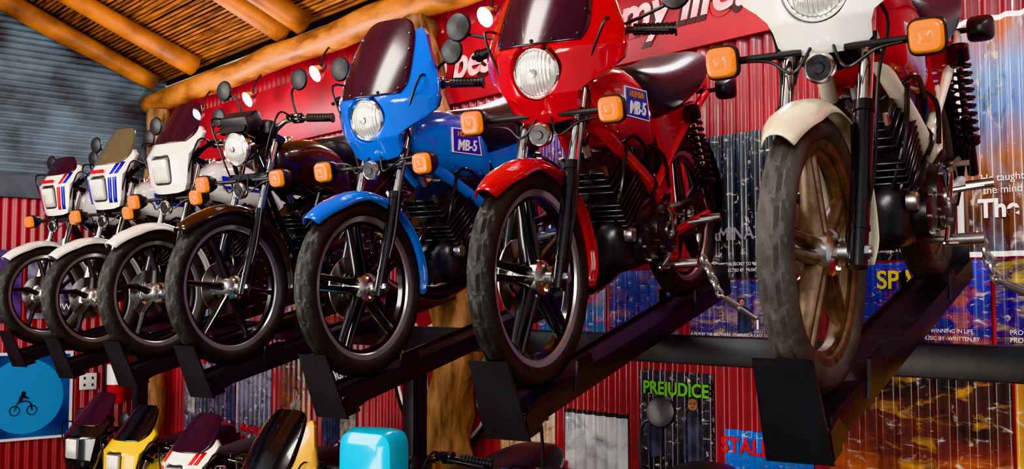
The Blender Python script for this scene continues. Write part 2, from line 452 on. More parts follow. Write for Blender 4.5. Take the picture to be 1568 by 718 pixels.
    top = Vector((-1.02, .150, .42)); bot = Vector((-1.16, .150, .03)); dd = (top-bot)
    hel = []
    for k in range(91):
        f = k/90; a = f*2*pi*10; q = bot+dd*(.28+.62*f); q += Vector((cos(a)*.030*.94, sin(a)*.030, cos(a)*.030*.34)); hel.append(q)
    shk = merge(sweep([bot, bot+dd*.45], .017, 10), sweep(hel, .0055, 6, 0), sweep([bot+dd*.9, top], .033, 12), sweep([bot+dd*.25, bot+dd*.29], .033, 12))
    obj("rear_shocks", both(shk), M_BLK, E)
    obj("shock_rods", both(sweep([bot+dd*.3, top], .010, 8)), M_CHR, E)
    pg = merge(sweep([(-.74, .09, -.10), (-.74, .20, -.105)], .010, 8), sweep([(-.74, .155, -.103), (-.74, .235, -.10)], .017, 10),
               sweep([(-1.0, .10, -.0), (-1.02, .20, .01)], .009, 8), sweep([(-1.02, .15, .01), (-1.03, .225, .015)], .015, 10))
    obj("footpegs", both(pg), M_ALU, E)
    obj("kick_lever", sweep([(-.74, .15, .0), (-.70, .165, .08), (-.66, .17, .11), (-.66, .22, .115)], .008, 8), M_ALU, E)
    obj("gear_lever", sweep([(-.70, .15, -.06), (-.58, .165, -.085), (-.56, .165, -.08), (-.56, .20, -.08)], .006, 8), M_CHR, E)
    ch = merge(sweep([(-.80, .085, .045), (WB, .085, .06)], .007, 6), sweep([(-.80, .085, -.03), (WB, .085, -.06)], .007, 6),
               lathe([(.04, .08), (.062, .08), (.062, .087), (.04, .087)], 30, 'y', (WB, 0, 0), True),
               prism([(-.85, .075, .07), (-1.2, .075, .085), (-1.25, .075, .07), (-1.2, .075, .065), (-.85, .075, .05)], (0, .03, 0)))
    obj("drive_chain", ch, M_ENG, E)
    H = P(.60, 0, .12)
    if style != 'square' and style != 'plate':
        hl = .072
        obj("headlight_bowl", lathe([(0, -.10), (.045, -.09), (.07, -.04), (hl+.006, 0), (hl+.006, .012), (hl, .018), (hl-.004, .014)], 40, 'x', H), M_CHR, E)
        obj("headlight_lens", lathe([(hl-.003, .010), (hl-.008, .017), (.05, .026), (.025, .031), (.001, .033)], 40, 'x', H), M_LENS, E, ang=80)
        obj("headlight_bulb_hood", lathe([(.014, .0325), (.012, .037), (.0, .038)], 20, 'x', H), M_CHR, E)
    elif style == 'square':
        obj("headlight_bowl", box(H+Vector((-.03, 0, 0)), (.09, .135, .145), .018), M_BLKM, E)
        obj("headlight_lens", box(H+Vector((.012, 0, 0)), (.03, .112, .122), .013), M_LENS, E)
    if style == 'bikini':
        def fx(y, z):
            x = .030-2.6*abs(y)**2
            if z > .06: x -= .55*(z-.06)+.7*(z-.06)**2
            if z < -.07: x -= .55*(-.07-z)
            return x
        ol = [(0, -.150), (.05, -.149), (.09, -.142), (.108, -.125), (.112, -.09), (.122, -.065), (.155, -.038), (.20, -.012), (.232, .02), (.24, .055), (.228, .12),
              (.205, .18), (.18, .24), (.158, .29), (.14, .315), (.122, .305), (.13, .24), (.138, .19), (.125, .145), (.09, .112), (.05, .098), (0, .094)]
        ol2 = []
        la = -10
        for y, z in ol:
            a = atan2(z, y)
            if a <= la: a = la+.004
            la = a; r = sqrt(y*y+z*z); ol2.append((r*cos(a), r*sin(a)))
        obj("fairing_cowl", cowl(H, ol2, (.078, .078, 2), fx, 14), paint, E, solid=.004, ang=50)
        rows = [(.082, .140), (.12, .155), (.20, .150), (.28, .134), (.33, .112), (.352, .085), (.36, .05)]
        obj("windscreen", screen(H, rows, fx, .006), screenmat, E, solid=.003)
        rv = []
        for z, y in ((.10, .132), (.17, .140), (.24, .130), (.30, .112), (.094, .065), (.094, 0)):
            for s in ((1, -1) if y else (1,)):
                q = H+Vector((fx(y, z)+.010, y*s, z)); rv.append(lathe([(.006, -.004), (.006, 0), (.003, .003), (0, .003)], 10, 'x', q))
        obj("screen_screws", merge(*rv), M_BLK, E)
    elif style == 'square':
        def fx(y, z):
            x = .022-2.4*abs(y)**2
            if z > .07: x -= .95*(z-.07)
            if z < -.07: x -= .35*(-.07-z)
            return x
        ol = [(0, -.115), (.08, -.113), (.112, -.105), (.132, -.07), (.145, 0), (.158, .07), (.172, .12), (.168, .15+.02*sh), (.14, .16+.04*sh), (.09, .165+.035*sh), (.04, .165), (0, .16)]
        obj("fairing_cowl", cowl(H, ol, (.062, .067, 6), fx, 9), paint, E, solid=.004, ang=50)
        rows = [(.135, .12), (.135+.035*sh, .145), (.135+.09*sh, .138), (.135+.14*sh, .118), (.135+.18*sh, .09), (.135+.19*sh, .055)]
        obj("windscreen", screen(H, rows, fx, .008), screenmat, E, solid=.003)
        if word:
            Mw = Matrix(((0, 0, 1, H.x+fx(0, .1)+.012), (1, 0, 0, 0), (0, 1, 0, H.z+.100), (0, 0, 0, 1))) @ Matrix.Rotation(radians(-40), 4, 'X')
            text("cowl_lettering", word, .028, M_DRED, E, Mw, ext=.004, bold=.001)
        if accent:
            for k, am in enumerate(accent):
                V = []
                for i in range(9):
                    z = -.08+.22*i/8; yb = .072+.026*k+.003*i
                    for y in (yb, yb+.019): V.append(H+Vector((fx(y, z)+.0045, y, z)))
                F = [(2*i, 2*i+1, 2*i+3, 2*i+2) for i in range(8)]
                obj("cowl_stripe", both((V, F)), am, E, solid=.001)
    elif style == 'naked':
        vz = merge(box(H+Vector((-.045, 0, .115)), (.10, .17, .075), .016, Matrix.Rotation(radians(14), 3, 'Y')),
                   prism([H+Vector((.02, -.07, .075)), H+Vector((.02, .07, .075)), H+Vector((-.03, .085, .15)), H+Vector((-.03, -.085, .15))], (-.03, 0, .01)))
        obj("instrument_visor", vz, M_BLKM, E)
        obj("headlight_brackets", both(merge(sweep([P(.50, .086), H+Vector((-.02, .078, 0))], .010, 8), sweep([P(.66, .086), H+Vector((-.02, .078, .0))], .010, 8))), M_BLK, E)
    elif style == 'plate':
        obj("number_plate_cowl", loft([sring(x_, 0, z_, w_, h_, 5, 32) for x_, z_, w_, h_ in ((.03, 0, .09, .10), (.015, 0, .12, .13), (-.02, .005, .13, .14), (-.09, .01, .12, .13), (-.10, .01, .10, .11))]), paint, E, loc=H+Vector((.04, 0, pz)))
    Hn = P(.43, 0, .05)
    obj("horn", lathe([(0, .022), (.012, .022), (.014, .018), (.03, .018), (.036, .010), (.036, -.006), (.02, -.02), (0, -.02)], 28, 'x', Hn), M_ENG, E)
    obj("horn_ring", lathe([(.037, .004), (.037, .012), (.031, .020), (.029, .018)], 28, 'x', Hn), M_ALU, E)
    if indicators:
        for nm, q, sx in (("front", P(.47, 0, .06)+Vector((0, 0, iz)), 1), ("rear", Vector((-1.40, 0, .47)), -1)):
            yy = .235 if sx > 0 else .16
            stalk = sweep([(q.x-.02*sx, .05, q.z), (q.x-.02*sx, yy-.03, q.z)], .009, 8)
            cup = loft([sring(q.x+dx*sx, yy, q.z, w_, h_, 4, 24) for dx, w_, h_ in ((-.055, .012, .012), (-.045, .026, .026), (-.01, .039, .039), (.010, .042, .042), (.014, .040, .040), (.012, .036, .036))])
            ln = loft([sring(q.x+dx*sx, yy, q.z, w_, h_, 4, 24) for dx, w_, h_ in ((.004, .036, .036), (.024, .036, .036), (.033, .031, .031), (.036, .020, .020), (.034, .014, .014), (.037, .008, .008))])
            obj(nm+"_indicator_housings", both(merge(stalk, cup)), M_BLKM, E)
            obj(nm+"_indicator_lenses", both(ln), ind, E)
    cb = [sweep([(-.35, .17, .70), (-.24, .20, .72), (-.20, .13, .55), (-.25, .07, .45), (-.35, .04, .35)], .0045, 6),
          sweep([(-.35, -.17, .70), (-.22, -.20, .73), (-.19, -.13, .55), (-.20, -.11, .40), (-.10, -.11, .18), (-.03, -.08, .05)], .0045, 6),
          sweep([P(.70, .03), P(.55, .14, .04), P(.40, .125, .03), P(.18, .12, .01), P(.05, .095, .0), (0, .085, .01)], .0045, 6),
          sweep([(-.35, .15, .69), (-.30, .05, .60), (-.36, -.03, .50), (-.5, -.08, .36), (-.66, -.06, .22)], .0045, 6),
          sweep([P(.50, .02, .05), P(.42, .06, .06), P(.46, .12, .05), P(.47, .18, .05)], .004, 6),
          sweep([P(.50, -.02, .05), P(.42, -.06, .06), P(.46, -.12, .05), P(.47, -.18, .05)], .004, 6)]
    obj("cables", merge(*cb), M_CABLE, E)
    if badge:
        for sgn in (1, -1):
            y = .1335*sgn
            def pp(sc, yy): 
                base = [(-.475, .430), (-.490, .525), (-.665, .498), (-.67, .395)]
                cx = sum(b[0] for b in base)/4; cz = sum(b[1] for b in base)/4
                return [(cx+(a-cx)*sc, yy, cz+(b-cz)*sc) for a, b in base]
            obj("tank_badge_border", prism(pp(1.0, y-.004*sgn), (0, .005*sgn, 0)), M_DWHITE, E, smooth=False)
            obj("tank_badge", prism(pp(.91, y-.003*sgn), (0, .005*sgn, 0)), M_DBLUE, E, smooth=False)
            if sgn > 0:
                Mb = Matrix(((-1, 0, 0, -.572), (0, 0, 1, .137), (0, 1, 0, .444), (0, 0, 0, 1)))
                Mb = Mb @ Matrix.Rotation(radians(-8), 4, 'Z')
                text("badge_lettering", badge[1], .060, M_DWHITE, E, Mb, shear=.2, bold=.001)
                Mb2 = Matrix(((-1, 0, 0, -.572), (0, 0, 1, .137), (0, 1, 0, .489), (0, 0, 0, 1))) @ Matrix.Rotation(radians(-8), 4, 'Z')
                text("badge_small_lettering", badge[0], .030, M_DGOLD, E, Mb2, shear=.2, bold=.0005)
    return E

def rack(loc, yaw, pitch, zb):
    g = []
    z = zb
    L0, L1 = .22, -1.53
    cx = (L0+L1)/2; ln = L0-L1
    g.append(box((cx, 0, z-.006), (ln, .125, .008)))
    for s in (1, -1):
        g.append(box((cx, .0655*s, z-.022), (ln, .008, .066), .002))
    pl = [(.294, -.062, z+.155), (.294, .062, z+.155), (.240, .072, z-.085), (.240, -.072, z-.085)]
    g.append(prism(pl, (-.010, 0, -.003)))
    g.append(box((.205, 0, z-.072), (.07, .145, .012), .003))
    for s in (1, -1):
        g.append(prism([(.245, .068*s, z-.01), (.235, .070*s, z-.075), (.12, .069*s, z-.05), (.18, .068*s, z+.0)], (0, .004*s, 0)))
        g.append(prism([(-.05, .071*s, z-.03), (-.08, .071*s, z+.055), (-.17, .071*s, z+.055), (-.20, .071*s, z-.03)], (0, .008*s, 0)))
        g.append(prism([(-1.08, .071*s, z-.03), (-1.10, .071*s, z+.05), (-1.16, .071*s, z+.05), (-1.18, .071*s, z-.03)], (0, .008*s, 0)))
    g.append(box((-1.518, 0, z+.02), (.010, .13, .10), .003))
    return obj("motorcycle_rack", merge(*g), M_STEEL, None, ang=30, loc=loc, rot=(0, pitch, yaw))

YAW = radians(-73.5); PIT = radians(12.6)
HY = 2.03; HZ = 1.655
specs = [
 (-6.86, HZ-.02, YAW, dict(paint=M_WHITE, style='square', wstyle='curve', accent=[M_DRED, M_DBLUE], mirrors=(.22, .78), rim=M_BLKM, fork_low=M_ALU, sh=.55, word="YAMAHA")),
 (-5.97, HZ-.04, YAW, dict(paint=M_WHITE, style='square', wstyle='curve', accent=[M_DBLUE, M_DBLUE], mirrors=(.24, .82), rim=M_BLKM, fork_low=M_ALU, screenmat=mat("smoke_screen_clear", (.16, .12, .07), .2, coat=.4, alpha=.75, crough=.15), word="YAMAHA")),
 (-5.08, HZ-.02, YAW, dict(paint=M_WHITE, style='square', wstyle='curve', R=.322, mirrors=(.24, .80), rim=M_BLKM, fork_low=M_BLK, tstripe=M_DBLUE)),
 (-4.256, HZ, YAW, dict(paint=M_BROWN, style='naked', wstyle='cast', R=.335, mirrors=(.24, .84), fork_low=M_BLK)),
 (-3.20, HZ-.01, YAW, dict(paint=M_BLUE, frame=M_BLUE, style='bikini', badge=("HONDA", "MB-5"), mirrors=(.27, .78), iz=-.03, R=.32)),
 (-2.277, HZ+.01, radians(-71), dict(paint=M_RED, frame=M_RED, style='bikini', badge=("HONDA", "MB-5"), mirrors=(.38, .755), iz=.015, R=.322)),
 (-1.325, HZ+.05, YAW, dict(paint=M_WHITE, frame=M_CREAM, tank=M_RED, style='bikini', rim=M_RUST, lip=M_RUST, tire=M_TIRE_D, fend=M_CREAM, mirrors=(.30, .80), R=.315)),
]
for X, Z, ya, kw in specs:
    motorcycle((X, HY, Z), ya, PIT, **kw)
    rack((X, HY, Z), ya, PIT, -kw.get('R', .31)-.002)

obj("support_beam", box((-3.4, 2.92, 1.425), (8.8, .09, .10), .006), M_STEEL)
FZ = -.15
for X in (-7.55, -4.12, .2):
    obj("rack_post", merge(box((X, 2.92, (1.375+FZ)/2), (.09, .085, 1.375-FZ), .006), box((X, 2.92, FZ+.006), (.2, .2, .012), .003)), M_STEEL)

def chain(a, b, n, sag=.02, th=.0055):
    a = Vector(a); b = Vector(b); gs = []
    d = (b-a).normalized()
    for i in range(n):
        f = (i+.5)/n; p = a.lerp(b, f)+Vector((0, 0, -sag*4*f*(1-f)))
        l = (b-a).length/n*.74
        pts = [(l*cos(2*pi*k/12), l*.62*sin(2*pi*k/12), 0) for k in range(12)]
        g = sweep(pts, th, 6, 0, True)
        q = Vector((1, 0, 0)).rotation_difference(d).to_matrix().to_4x4() @ Matrix.Rotation(pi/2*(i % 2)+.4, 4, 'X')
        gs.append(xf(g, Matrix.Translation(p) @ q))
    return merge(*gs)
Mrot = Matrix.Rotation(YAW, 4, 'Z') @ Matrix.Rotation(PIT, 4, 'Y')
for X, Z in ((-1.325, HZ+.05), (-2.277, HZ+.01), (-3.20, HZ)):
    T = Matrix.Translation((X, HY, Z)) @ Mrot
    a = T @ Vector((-.76, .215, -.085)); b = T @ Vector((-.80, .25, -.23)); c = T @ Vector((-.62, .44, -.27))
    g = merge(chain(a, b, 6, .0, .006), sweep([b, c], .008, 8), sweep([b.lerp(c, .15), b.lerp(c, .55)], .013, 10), sweep([c, c+Vector((0, 0, -.03))], .006, 6))
    obj("tie_down_chain", g, mat("galvanised_steel", (.62, .60, .58), .32, .9))

# ------------------------------------------------------------------ floor bikes
fl = [
 ((-6.40, 1.95), dict(paint=M_BLK, style='square', fend=M_BLK, mirrors=(.22, .74), indicators=False, scale=.97)),
 ((-5.72, 1.95), dict(paint=M_YEL, style='square', fend=M_BLK, screenmat=M_BLK, mirror=False, indicators=False, scale=.95)),
 ((-5.08, 2.02), dict(paint=M_WHITE, style='square', fend=M_RED, accent=[M_DRED, M_DRED], mirror=False, indicators=False, scale=.95)),
 ((-4.36, 2.10), dict(paint=M_BEIGE, style='bikini', screenmat=M_BLK, mirror=False, indicators=False, scale=.98)),
 ((-3.55, 2.18), dict(paint=M_CYAN, style='plate', mirror=False, indicators=False, scale=1.1, pz=.08)),
 ((-2.50, 2.20), dict(paint=M_RED, style='naked', grip=M_GRIPB, mirrors=(.25, .90), indicators=False, scale=1.12)),
 ((-1.75, 2.20), dict(paint=M_BLUE, style='naked', mirror=False, indicators=False)),
]
for (x, y), kw in fl:
    motorcycle((x, y, FZ+.311*kw.get('scale', 1)), YAW, 0, **kw)

# ------------------------------------------------------------------ room
YW = 3.86; PP = .076; AM = .013
def wy(x): return YW+AM*sin(2*pi*x/PP)
def corr(x0, x1, z0, z1, off=0.0, org=(0, 0, 0)):
    n = max(2, int((x1-x0)/(PP/8))); V = []; F = []
    for i in range(n+1):
        x = x0+(x1-x0)*i/n
        for z in (z0, z1): V.append(Vector((x, wy(x)+off, z))-Vector(org))
    for i in range(n): F.append((2*i, 2*i+2, 2*i+3, 2*i+1))
    return V, F
obj("wall_back", corr(-9.62, 3.0, FZ, 3.55), M_WRED, ang=180)
V = []; F = []
n = 700; 
for i in range(n+1):
    y = -3+6.9*i/n
    for z in (FZ, 2.5): V.append(Vector((-9.60+AM*sin(2*pi*y/PP), y, z)))
for i in range(n): F.append((2*i, 2*i+2, 2*i+3, 2*i+1))
obj("wall_left", (V, F), M_WRED, ang=180)
V = []; F = []
n = 560
for i in range(n+1):
    z = 2.65+3.2*i/n
    for y in (-3, 3.9): V.append(Vector((-9.62+.014*abs(sin(pi*z/.055)), y, z)))
for i in range(n): F.append((2*i, 2*i+2, 2*i+3, 2*i+1))
obj("wall_left_upper", (V, F), M_WBLUE, ang=60)
obj("trim_left", box((-9.58, .45, 2.58), (.07, 6.9, .2), .006), mat("grey_fascia", hexc(84, 92, 100), .6, var=.3))
obj("floor", box((-3.5, .4, FZ-.05), (14, 7.2, .1)), M_FLOOR)

SL = math.tan(radians(22))
def rz(y): return 3.66+(3.86-y)*SL
gs = []
y = 3.84; dy = .034
while y > -2.2:
    pts = []
    for k in range(15):
        x = -9.7+12.7*k/14
        pts.append((x, y+random.uniform(-.005, .005), rz(y)+random.uniform(-.005, .005)))
    gs.append(sweep(pts, random.uniform(.011, .0165), 6, 0)); y -= dy
obj("ceiling_reeds", merge(*gs), M_REED, ang=180)
obj("ceiling", prism([(-9.7, 3.95, rz(3.95)+.03), (3, 3.95, rz(3.95)+.03), (3, -2.3, rz(-2.3)+.03), (-9.7, -2.3, rz(-2.3)+.03)], (0, 0, .03)), M_DARKROOF, smooth=False)
def log(name, a, b, r, m, n=14, wob=.02, seg=14):
    a = Vector(a); b = Vector(b); P = []
    for i in range(n+1):
        P.append(a.lerp(b, i/n)+Vector([random.uniform(-wob, wob) for _ in range(3)]))
    R = [r*random.uniform(.9, 1.12) for _ in range(n+1)]
    return obj(name, sweep(P, R, seg, n*3), m, ang=180)
log("wall_plate_log", (-9.5, 3.70, 3.42), (2.8, 3.70, 3.42), .095, M_WOOD, 26, .015, 18)
for X, dx in ((-9.38, 0), (-8.5, -.1), (-6.95, .25), (-6.62, -.25), (-5.0, 0), (-3.3, .1), (-1.5, 0), (.3, 0)):
    log("rafter_log", (X, 3.70, rz(3.70)-.125), (X+dx, -2.1, rz(-2.1)-.125), .085, M_RAFT, 12, .012, 14)

def trunk(name, pts, rr):
    V, F = sweep(pts, rr, 22, (len(pts)-1)*6)
    out = []
    for v in V:
        k = .018*sin(v.z*7+v.x*21)+.012*sin(v.z*17+v.y*40)
        out.append(v+Vector((k, k*.6, 0)))
    return obj(name, (out, F), M_TRUNK, ang=180)
trunk("tree_trunk_post", [(-4.80, 3.62, FZ), (-4.76, 3.62, .5), (-4.80, 3.62, .9), (-4.72, 3.64, 1.3), (-4.85, 3.66, 1.9), (-5.0, 3.68, 2.5), (-5.12, 3.68, 2.9), (-5.20, 3.69, 3.32)], [.16, .14, .125, .14, .12, .11, .12, .11])
trunk("tree_trunk_post", [(-9.25, 3.66, FZ), (-9.2, 3.66, 1), (-9.28, 3.66, 2.2), (-9.2, 3.68, 3.32)], [.11, .1, .09, .09])

S = empty("slogan_sign", (-4.2, YW-.03, 3.02))
obj("sign_board", box((-.2, 0, 0), (10.2, .02, .46), .003), M_SIGNR, S)
tx = text("lettering", "The best time of my life!", .27, mat("sign_letter_face", hexc(244, 226, 226), .4, col2=hexc(226, 120, 120), vscale=6), S, Matrix.Translation((.03, -.016, .0)) @ Matrix.Rotation(pi/2, 4, 'X'), ext=.003, shear=.25, xs=1.0, bold=.006)
tx2 = text("lettering_shadow", "The best time of my life!", .27, mat("sign_text_dark", hexc(50, 0, 4), .5), S, Matrix.Translation((.012, -.012, -.018)) @ Matrix.Rotation(pi/2, 4, 'X'), ext=.002, shear=.25, xs=1.0, bold=.014)

# posters
PK = [0]
def poster_mat(cols, fig, sc=3.0, seed=0, stretch=(1, 0, 1.4), amp=1.1):
    PK[0] += 1
    m = bpy.data.materials.new("poster_print_%d" % PK[0]); m.use_nodes = True
    N = m.node_tree.nodes; L = m.node_tree.links; b = N["Principled BSDF"]
    b.inputs["Roughness"].default_value = .33; b.inputs["Coat Weight"].default_value = .35
    tc = N.new("ShaderNodeTexCoord"); sp = N.new("ShaderNodeSeparateXYZ")
    L.new(tc.outputs["Generated"], sp.inputs[0])
    def mapped(loc):
        mp = N.new("ShaderNodeMapping"); mp.inputs["Location"].default_value = loc; mp.inputs["Scale"].default_value = stretch
        L.new(tc.outputs["Generated"], mp.inputs[0]); return mp
    def noise(loc, scale, det=8, dist=0.0):
        n = N.new("ShaderNodeTexNoise"); n.inputs["Scale"].default_value = scale; n.inputs["Detail"].default_value = det
        n.inputs["Roughness"].default_value = .62; n.inputs["Distortion"].default_value = dist
        L.new(mapped(loc).outputs[0], n.inputs["Vector"]); return n
    nz = noise((seed*3.1, 0, seed*1.7), sc)
    ad = N.new("ShaderNodeMath"); ad.operation = 'MULTIPLY_ADD'; ad.inputs[1].default_value = amp
    L.new(nz.outputs["Fac"], ad.inputs[0])
    sb = N.new("ShaderNodeMath"); sb.operation = 'SUBTRACT'; sb.inputs[1].default_value = amp/2
    L.new(sp.outputs[2], sb.inputs[0]); L.new(sb.outputs[0], ad.inputs[2])
    cr = N.new("ShaderNodeValToRGB"); cr.color_ramp.elements[0].position = 0; cr.color_ramp.elements[1].position = 1
    cr.color_ramp.elements[0].color = (*cols[0], 1); cr.color_ramp.elements[1].color = (*cols[-1], 1)
    for i, c in enumerate(cols[1:-1]):
        e = cr.color_ramp.elements.new((i+1)/(len(cols)-1)); e.color = (*c, 1)
    L.new(ad.outputs[0], cr.inputs[0])
    prev = cr.outputs[0]
    for q, (scale, lo, hi, colr) in enumerate(((sc*1.2, .48, .68, fig), (sc*2.6, .55, .72, cols[0]), (sc*5, .58, .70, (.8, .66, .55)))):
        n2 = noise((seed*5+7+q*11, 0, seed+q*4), scale, 6, .8)
        r2 = N.new("ShaderNodeValToRGB"); r2.color_ramp.elements[0].position = lo; r2.color_ramp.elements[1].position = hi
        L.new(n2.outputs["Fac"], r2.inputs[0])
        mx = N.new("ShaderNodeMix"); mx.data_type = 'RGBA'; mx.inputs[7].default_value = (*colr, 1)
        L.new(r2.outputs[0], mx.inputs[0]); L.new(prev, mx.inputs[6]); prev = mx.outputs[2]
    L.new(prev, b.inputs["Base Color"])
    return m
def cstrip(cols, org, off):
    V = []; F = []
    for i, (x, a, b) in enumerate(cols):
        V += [Vector((x, wy(x)+off, a))-Vector(org), Vector((x, wy(x)+off, b))-Vector(org)]
    for i in range(len(cols)-1): F.append((2*i, 2*i+2, 2*i+3, 2*i+1))
    return V, F
SKIN = mat("print_skin", hexc(190, 130, 95), .5, col2=hexc(120, 70, 48), vscale=18); HAIR = mat("print_hair", hexc(38, 24, 18), .5)
CL = [mat("print_cloth_a", hexc(30, 32, 42), .5, col2=hexc(70, 72, 90), vscale=14), mat("print_cloth_b", hexc(110, 24, 26), .5, col2=hexc(40, 10, 14), vscale=14), mat("print_cloth_c", hexc(160, 150, 140), .5, col2=hexc(70, 66, 66), vscale=14), mat("print_cloth_d", hexc(36, 50, 84), .5, col2=hexc(16, 20, 34), vscale=14)]
def person(par, org, cx, z0, h, cloth):
    def ell(cx_, cz_, rx, rzz, off, m, nm):
        cs = []
        for i in range(17):
            t = -1+2*i/16; s = sqrt(max(0, 1-t*t))*rzz+.0005; cs.append((cx_+rx*t, cz_-s, cz_+s))
        obj(nm, cstrip(cs, org, off), m, par, ang=180)
    w = h*.21; cs = []
    for i in range(25):
        t = -1+2*i/24; top = z0+h*(.80 if abs(t) < .2 else .76)-max(0, abs(t)-.2)**2.2*h*.30; cs.append((cx+w*t, z0+abs(t)*h*.05, top))
    obj("printed_figure", cstrip(cs, org, -.008), cloth, par, ang=180)
    ell(cx, z0+h*.90, h*.08, h*.11, -.009, HAIR, "printed_hair")
    ell(cx+h*.008, z0+h*.875, h*.058, h*.085, -.010, SKIN, "printed_face")
    for dx in (-.022, .026): ell(cx+h*dx, z0+h*.89, h*.012, h*.007, -.011, HAIR, "printed_eye")
    ell(cx+h*.006, z0+h*.835, h*.018, h*.005, -.011, CL[1], "printed_mouth")
CRED = ["A FILM BY THE BROTHERS  STARRING A CAST OF THOUSANDS", "PRODUCED AND DIRECTED BY  MUSIC BY  WRITTEN BY", "HE TAUGHT HIM THE SECRET TO WINNING IN LIFE"]
RX = Matrix.Rotation(pi/2, 4, 'X')
def poster(x0, x1, z0, z1, cols, fig, title=None, tcol=None, tsize=.1, tz=.15, people=0, sc=3.0, credit=True, frame=None, stretch=(1, 0, 1.4), amp=1.1):
    org = ((x0+x1)/2, YW, (z0+z1)/2); k = PK[0]
    o = obj("movie_poster", corr(x0, x1, z0, z1, -.005, org), poster_mat(cols, fig, sc, k*1.37, stretch, amp), ang=180, loc=org)
    if frame:
        for a_, b_, c_, d_ in ((x0, x1, z0, z0+.02), (x0, x1, z1-.02, z1), (x0, x0+.02, z0, z1), (x1-.02, x1, z0, z1)):
            obj("poster_margin", corr(a_, b_, c_, d_, -.007, org), frame, o, ang=180)
    for i in range(people):
        cx = x0+(x1-x0)*(i+.5)/people+random.uniform(-.03, .03); h = (z1-z0)*random.uniform(.42, .58)
        person(o, org, cx, z0+(z1-z0)*random.uniform(.22, .3), h, random.choice(CL))
    if title:
        text("poster_title", title, tsize, tcol or M_DWHITE, o, Matrix.Translation((0, -.022, (z1-z0)*(tz-.5))) @ RX, ext=.001, bold=.002)
    if credit:
        for q in range(2):
            text("poster_credits", random.choice(CRED), (x1-x0)*.034, M_DWHITE, o, Matrix.Translation((0, -.020, (z0-z1)*.5+.035+.028*q)) @ RX, ext=.0005)
    return o
H = hexc
T_Y = mat("print_yellow", H(230, 200, 30), .5); T_G = mat("print_green", H(100, 180, 40), .5); T_R = M_DRED; T_W = M_DWHITE
T_GR = mat("print_grey", H(130, 130, 140), .5)
pk = poster(-1.90, -1.05, 1.76, 2.66, [H(36, 18, 16), H(120, 64, 40), H(176, 112, 76), H(110, 140, 190), H(130, 156, 190), H(176, 96, 50)], H(150, 160, 190), None, credit=False, sc=2.0, frame=M_DWHITE, stretch=(1.6, 0, .7), amp=.7)
text("poster_title", "The Karate", .095, T_W, pk, Matrix.Translation((-.12, -.022, -.275)) @ RX, bold=.003)
text("poster_credits", "He taught him the secret to", .04, T_W, pk, Matrix.Translation((-.10, -.022, -.16)) @ RX, ext=.0005)
text("poster_credits", "the mind and heart. Not", .04, T_W, pk, Matrix.Translation((-.12, -.022, -.205)) @ RX, ext=.0005)
poster(-2.45, -1.95, 1.76, 2.66, [H(26, 28, 40), H(70, 72, 90), H(100, 92, 96)], H(20, 18, 26), None, None, .1, .2, 0)
poster(-2.40, -1.78, 1.42, 1.75, [H(8, 18, 80), H(20, 50, 160), H(40, 70, 190)], H(190, 90, 60), "SPACE", T_Y, .10, .78, 0)
poster(-1.76, -1.02, 1.42, 1.75, [H(50, 10, 80), H(26, 34, 140), H(10, 10, 44)], H(210, 170, 40), None, None, .1, .2, 0)
poster(-2.48, -1.72, .70, 1.38, [H(250, 170, 40), H(220, 96, 10), H(120, 30, 8), H(20, 8, 10), H(12, 10, 18)], H(60, 20, 8), "FIRE & GLORY", T_Y, .06, .92, 0, 2.0, stretch=(.9, 0, 1.8), amp=1.0)
poster(-1.70, -1.0, .70, 1.40, [H(210, 140, 20), H(230, 170, 30), H(180, 110, 24)], H(180, 110, 30), sc=2)
poster(-3.02, -2.55, .78, 1.02, [H(4, 96, 190), H(6, 116, 206), H(8, 106, 200)], H(10, 116, 210), "STALLONE", T_R, .098, .70)
poster(-3.52, -3.06, .70, 1.26, [H(8, 8, 12), H(22, 20, 28), H(40, 36, 46)], H(56, 50, 62), "PREJUDICE", T_G, .085, .85, 2)
poster(-4.08, -3.60, .45, 1.03, [H(225, 225, 230), H(240, 240, 240), H(215, 215, 220)], H(130, 130, 140), None, None, .1, .2, 0, 2, frame=M_DBLK)
poster(-4.62, -4.14, .45, 1.05, [H(110, 50, 24), H(190, 140, 100), H(214, 200, 180)], H(120, 70, 44), "STAR WARS", M_DBLK, .075, .88, 0)
poster(-3.20, -2.62, 1.70, 2.36, [H(8, 10, 14), H(16, 22, 30), H(34, 44, 60)], H(24, 30, 40), "TERMINATOR", T_GR, .08, .3)
poster(-3.20, -2.62, 1.38, 1.69, [H(20, 20, 50), H(80, 70, 130), H(40, 60, 130)], H(180, 140, 110), None, None, .1, .2, 1)
pal = [([H(6, 10, 44), H(20, 40, 130), H(80, 100, 176)], H(150, 110, 100)), ([H(20, 8, 6), H(120, 18, 10), H(40, 12, 30)], H(190, 116, 50)),
       ([H(50, 50, 66), H(104, 104, 130), H(150, 150, 172)], H(36, 34, 44)), ([H(8, 8, 12), H(20, 16, 48), H(90, 30, 130)], H(130, 90, 130)),
       ([H(16, 38, 76), H(44, 96, 160), H(130, 160, 190)], H(200, 40, 20)), ([H(66, 12, 8), H(140, 56, 20), H(40, 26, 40)], H(30, 18, 20))]
titles = ["WILD NIGHT", "GHOST TOWN", "ROCKET", "HIGHWAY", "JUNGLE", "MAD RUN", "DRAGON", "THE CREW"]
tc_ = [T_Y, T_W, T_R, T_G]
